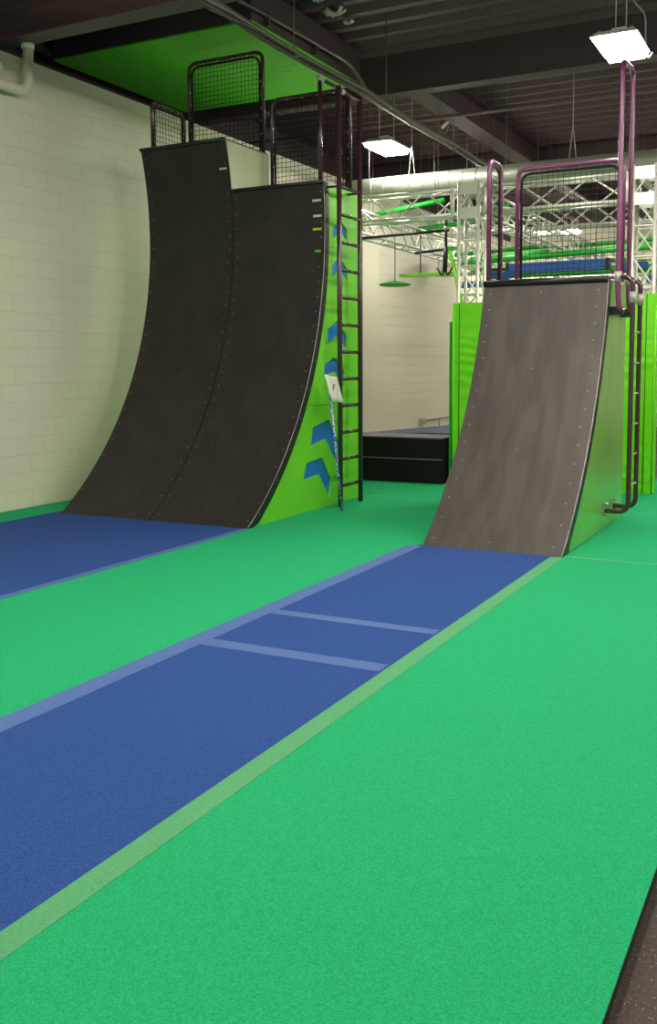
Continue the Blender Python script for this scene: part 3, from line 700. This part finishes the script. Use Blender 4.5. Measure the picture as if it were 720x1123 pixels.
# ------------------------------------------------------------------ pads and pit blocks
def wrinkled_pad(name, label, x0, x1, y0, y1, z1, m, group, seamx=None):
    t = thing(name, ((x0 + x1) / 2, (y0 + y1) / 2, 0), label, 'padding', group)
    mb = MB(); nx, nz = 10, 90
    def face(P, nrm, u0, u1):
        vs = []
        for j in range(nz + 1):
            z = z1 * j / nz
            for i in range(nx + 1):
                u = i / nx; env = min(1, 4 * u * (1 - u) * 1.6)
                w = .008 * env * (math.sin(z * 46 + 5 * u + 2 * math.sin(z * 7)) + .7 * math.sin(z * 27 - 7 * u + 1.3)) * (.6 + .4 * math.sin(z * 5))
                vs.append(Vector(P(u0 + (u1 - u0) * u, z)) + Vector(nrm) * (w - .004))
        fs = [(j * (nx + 1) + i, j * (nx + 1) + i + 1, (j + 1) * (nx + 1) + i + 1, (j + 1) * (nx + 1) + i) for j in range(nz) for i in range(nx)]
        mb.add(vs, fs, True)
    face(lambda u, z: (u, y0, z), (0, -1, 0), x0, x1)
    face(lambda u, z: (x1, u, z), (1, 0, 0), y0, y1)
    face(lambda u, z: (u, y1, z), (0, 1, 0), x1, x0)
    face(lambda u, z: (x0, u, z), (-1, 0, 0), y1, y0)
    mb.box((x0 + .01, y0 + .01, z1 - .012), (x1 - .01, y1 - .01, z1)); mb.box((x0 + .02, y0 + .02, 0), (x1 - .02, y1 - .02, .02))
    mb.build('pad_cover', m, t)
    if seamx is not None:
        MB().tube([(seamx, y0 - .006, .01), (seamx, y0 - .006, z1)], .006, 6).build('seam', 'arrow_edge', t)
    MB().tube([(x1, y0, .005), (x1, y0, z1)], .011, 8).build('piping', m, t)
    MB().tube([(x0, y0, .005), (x0, y0, z1)], .011, 8).build('piping', m, t)
    return t
wrinkled_pad('column_pad', 'lime vinyl pad left of the small ramp, wrapped around the truss column', -4.56, -3.92, 12.45, 12.68, 2.44, 'lime_vinyl', 'lime pads at the truss columns', seamx=-4.47)
wrinkled_pad('column_pad', 'lime vinyl pad right of the small ramp ladder at the picture edge', -2.75, -1.94, 12.42, 12.68, 2.47, 'lime_vinyl', 'lime pads at the truss columns', seamx=-2.05)
o = MB().box((-4.63, 12.5, 0), (-4.60, 12.69, 2.2)).build('pad_board', 'green_pipe'); tag(o, 'thin dark green board edge just left of the left lime pad', 'board')

cb = thing('crash_block', (-5.75, 12.7, 0), 'long black vinyl crash block between the long ladder and the small ramp', 'crash mat')
x0, x1, y0, y1 = -6.9, -4.66, 12.32, 13.0
MB().box((x0, y0, 0), (x1, y1, .33)).build('lower_layer', 'vinyl_black', cb)
MB().box((x0, y0, .333), (x1, y1, .615)).build('upper_layer', 'vinyl_black', cb)
MB().box((x0 + .01, y0 + .01, .616), (x1 - .01, y1 - .01, .63)).build('top_cover', 'vinyl_top', cb)
MB().tube([(x0, y0 - .003, .331), (x1 + .003, y0 - .003, .331)], .007, 8).build('piping', 'vinyl_top', cb)
pf = thing('landing_mat', (-5.9, 16.5, 0), 'dark blue landing mat beyond the black crash block', 'landing mat')
MB().prism([(-6.35, 13.05), (-5.40, 13.6), (-4.7, 13.6), (-4.7, 17.5), (-5.35, 17.5)], 0.0, .60, 2).build('mat_body', 'pit_blue', pf)

e = thing('outlet_box', (WX + .03, 20.3, .3), 'small grey electrical box with a conduit on the far cream wall', 'electrical box')
MB().box((WX, 20.2, .30), (WX + .07, 20.45, .44)).build('box', 'clamp', e)
MB().tube([(WX + .03, 20.45, .37), (WX + .03, 22.9, .39)], .014, 8).build('conduit', 'conduit', e)
MB().tube([(WX + .03, 21.4, .37), (WX + .03, 21.42, .0)], .01, 8).build('drop', 'conduit', e)

# ------------------------------------------------------------------ world, camera
w = bpy.data.worlds.new('World'); S.world = w; w.use_nodes = True
w.node_tree.nodes['Background'].inputs[0].default_value = (0.02, 0.02, 0.02, 1)
w.node_tree.nodes['Background'].inputs[1].default_value = 1

yaw, pitch, roll = -0.478766, 0.09469, 0.005776
f = Vector((math.sin(yaw) * math.cos(pitch), math.cos(yaw) * math.cos(pitch), -math.sin(pitch)))
r_ = Vector((math.cos(yaw), -math.sin(yaw), 0)); dn = f.cross(r_)
cr, sr = math.cos(roll), math.sin(roll)
right = r_ * cr + dn * sr; down = -r_ * sr + dn * cr
cam = bpy.data.cameras.new('camera'); co = bpy.data.objects.new('camera', cam); COL.objects.link(co)
mx = Matrix((right, -down, -f)).transposed().to_4x4(); mx.translation = Vector((0, 0, 1.6)); co.matrix_world = mx
cam.sensor_fit = 'HORIZONTAL'; cam.sensor_width = 36; cam.lens = 1062.13 / 720 * 36; cam.shift_y = -(561.5 - 503.15) / 720
cam.clip_start = .05; cam.clip_end = 100
S.camera = co
S.view_settings.view_transform = 'Standard'; S.view_settings.look = 'None'; S.view_settings.gamma = 1
S.view_settings.use_curve_mapping = False
S.view_settings.exposure = 0.95
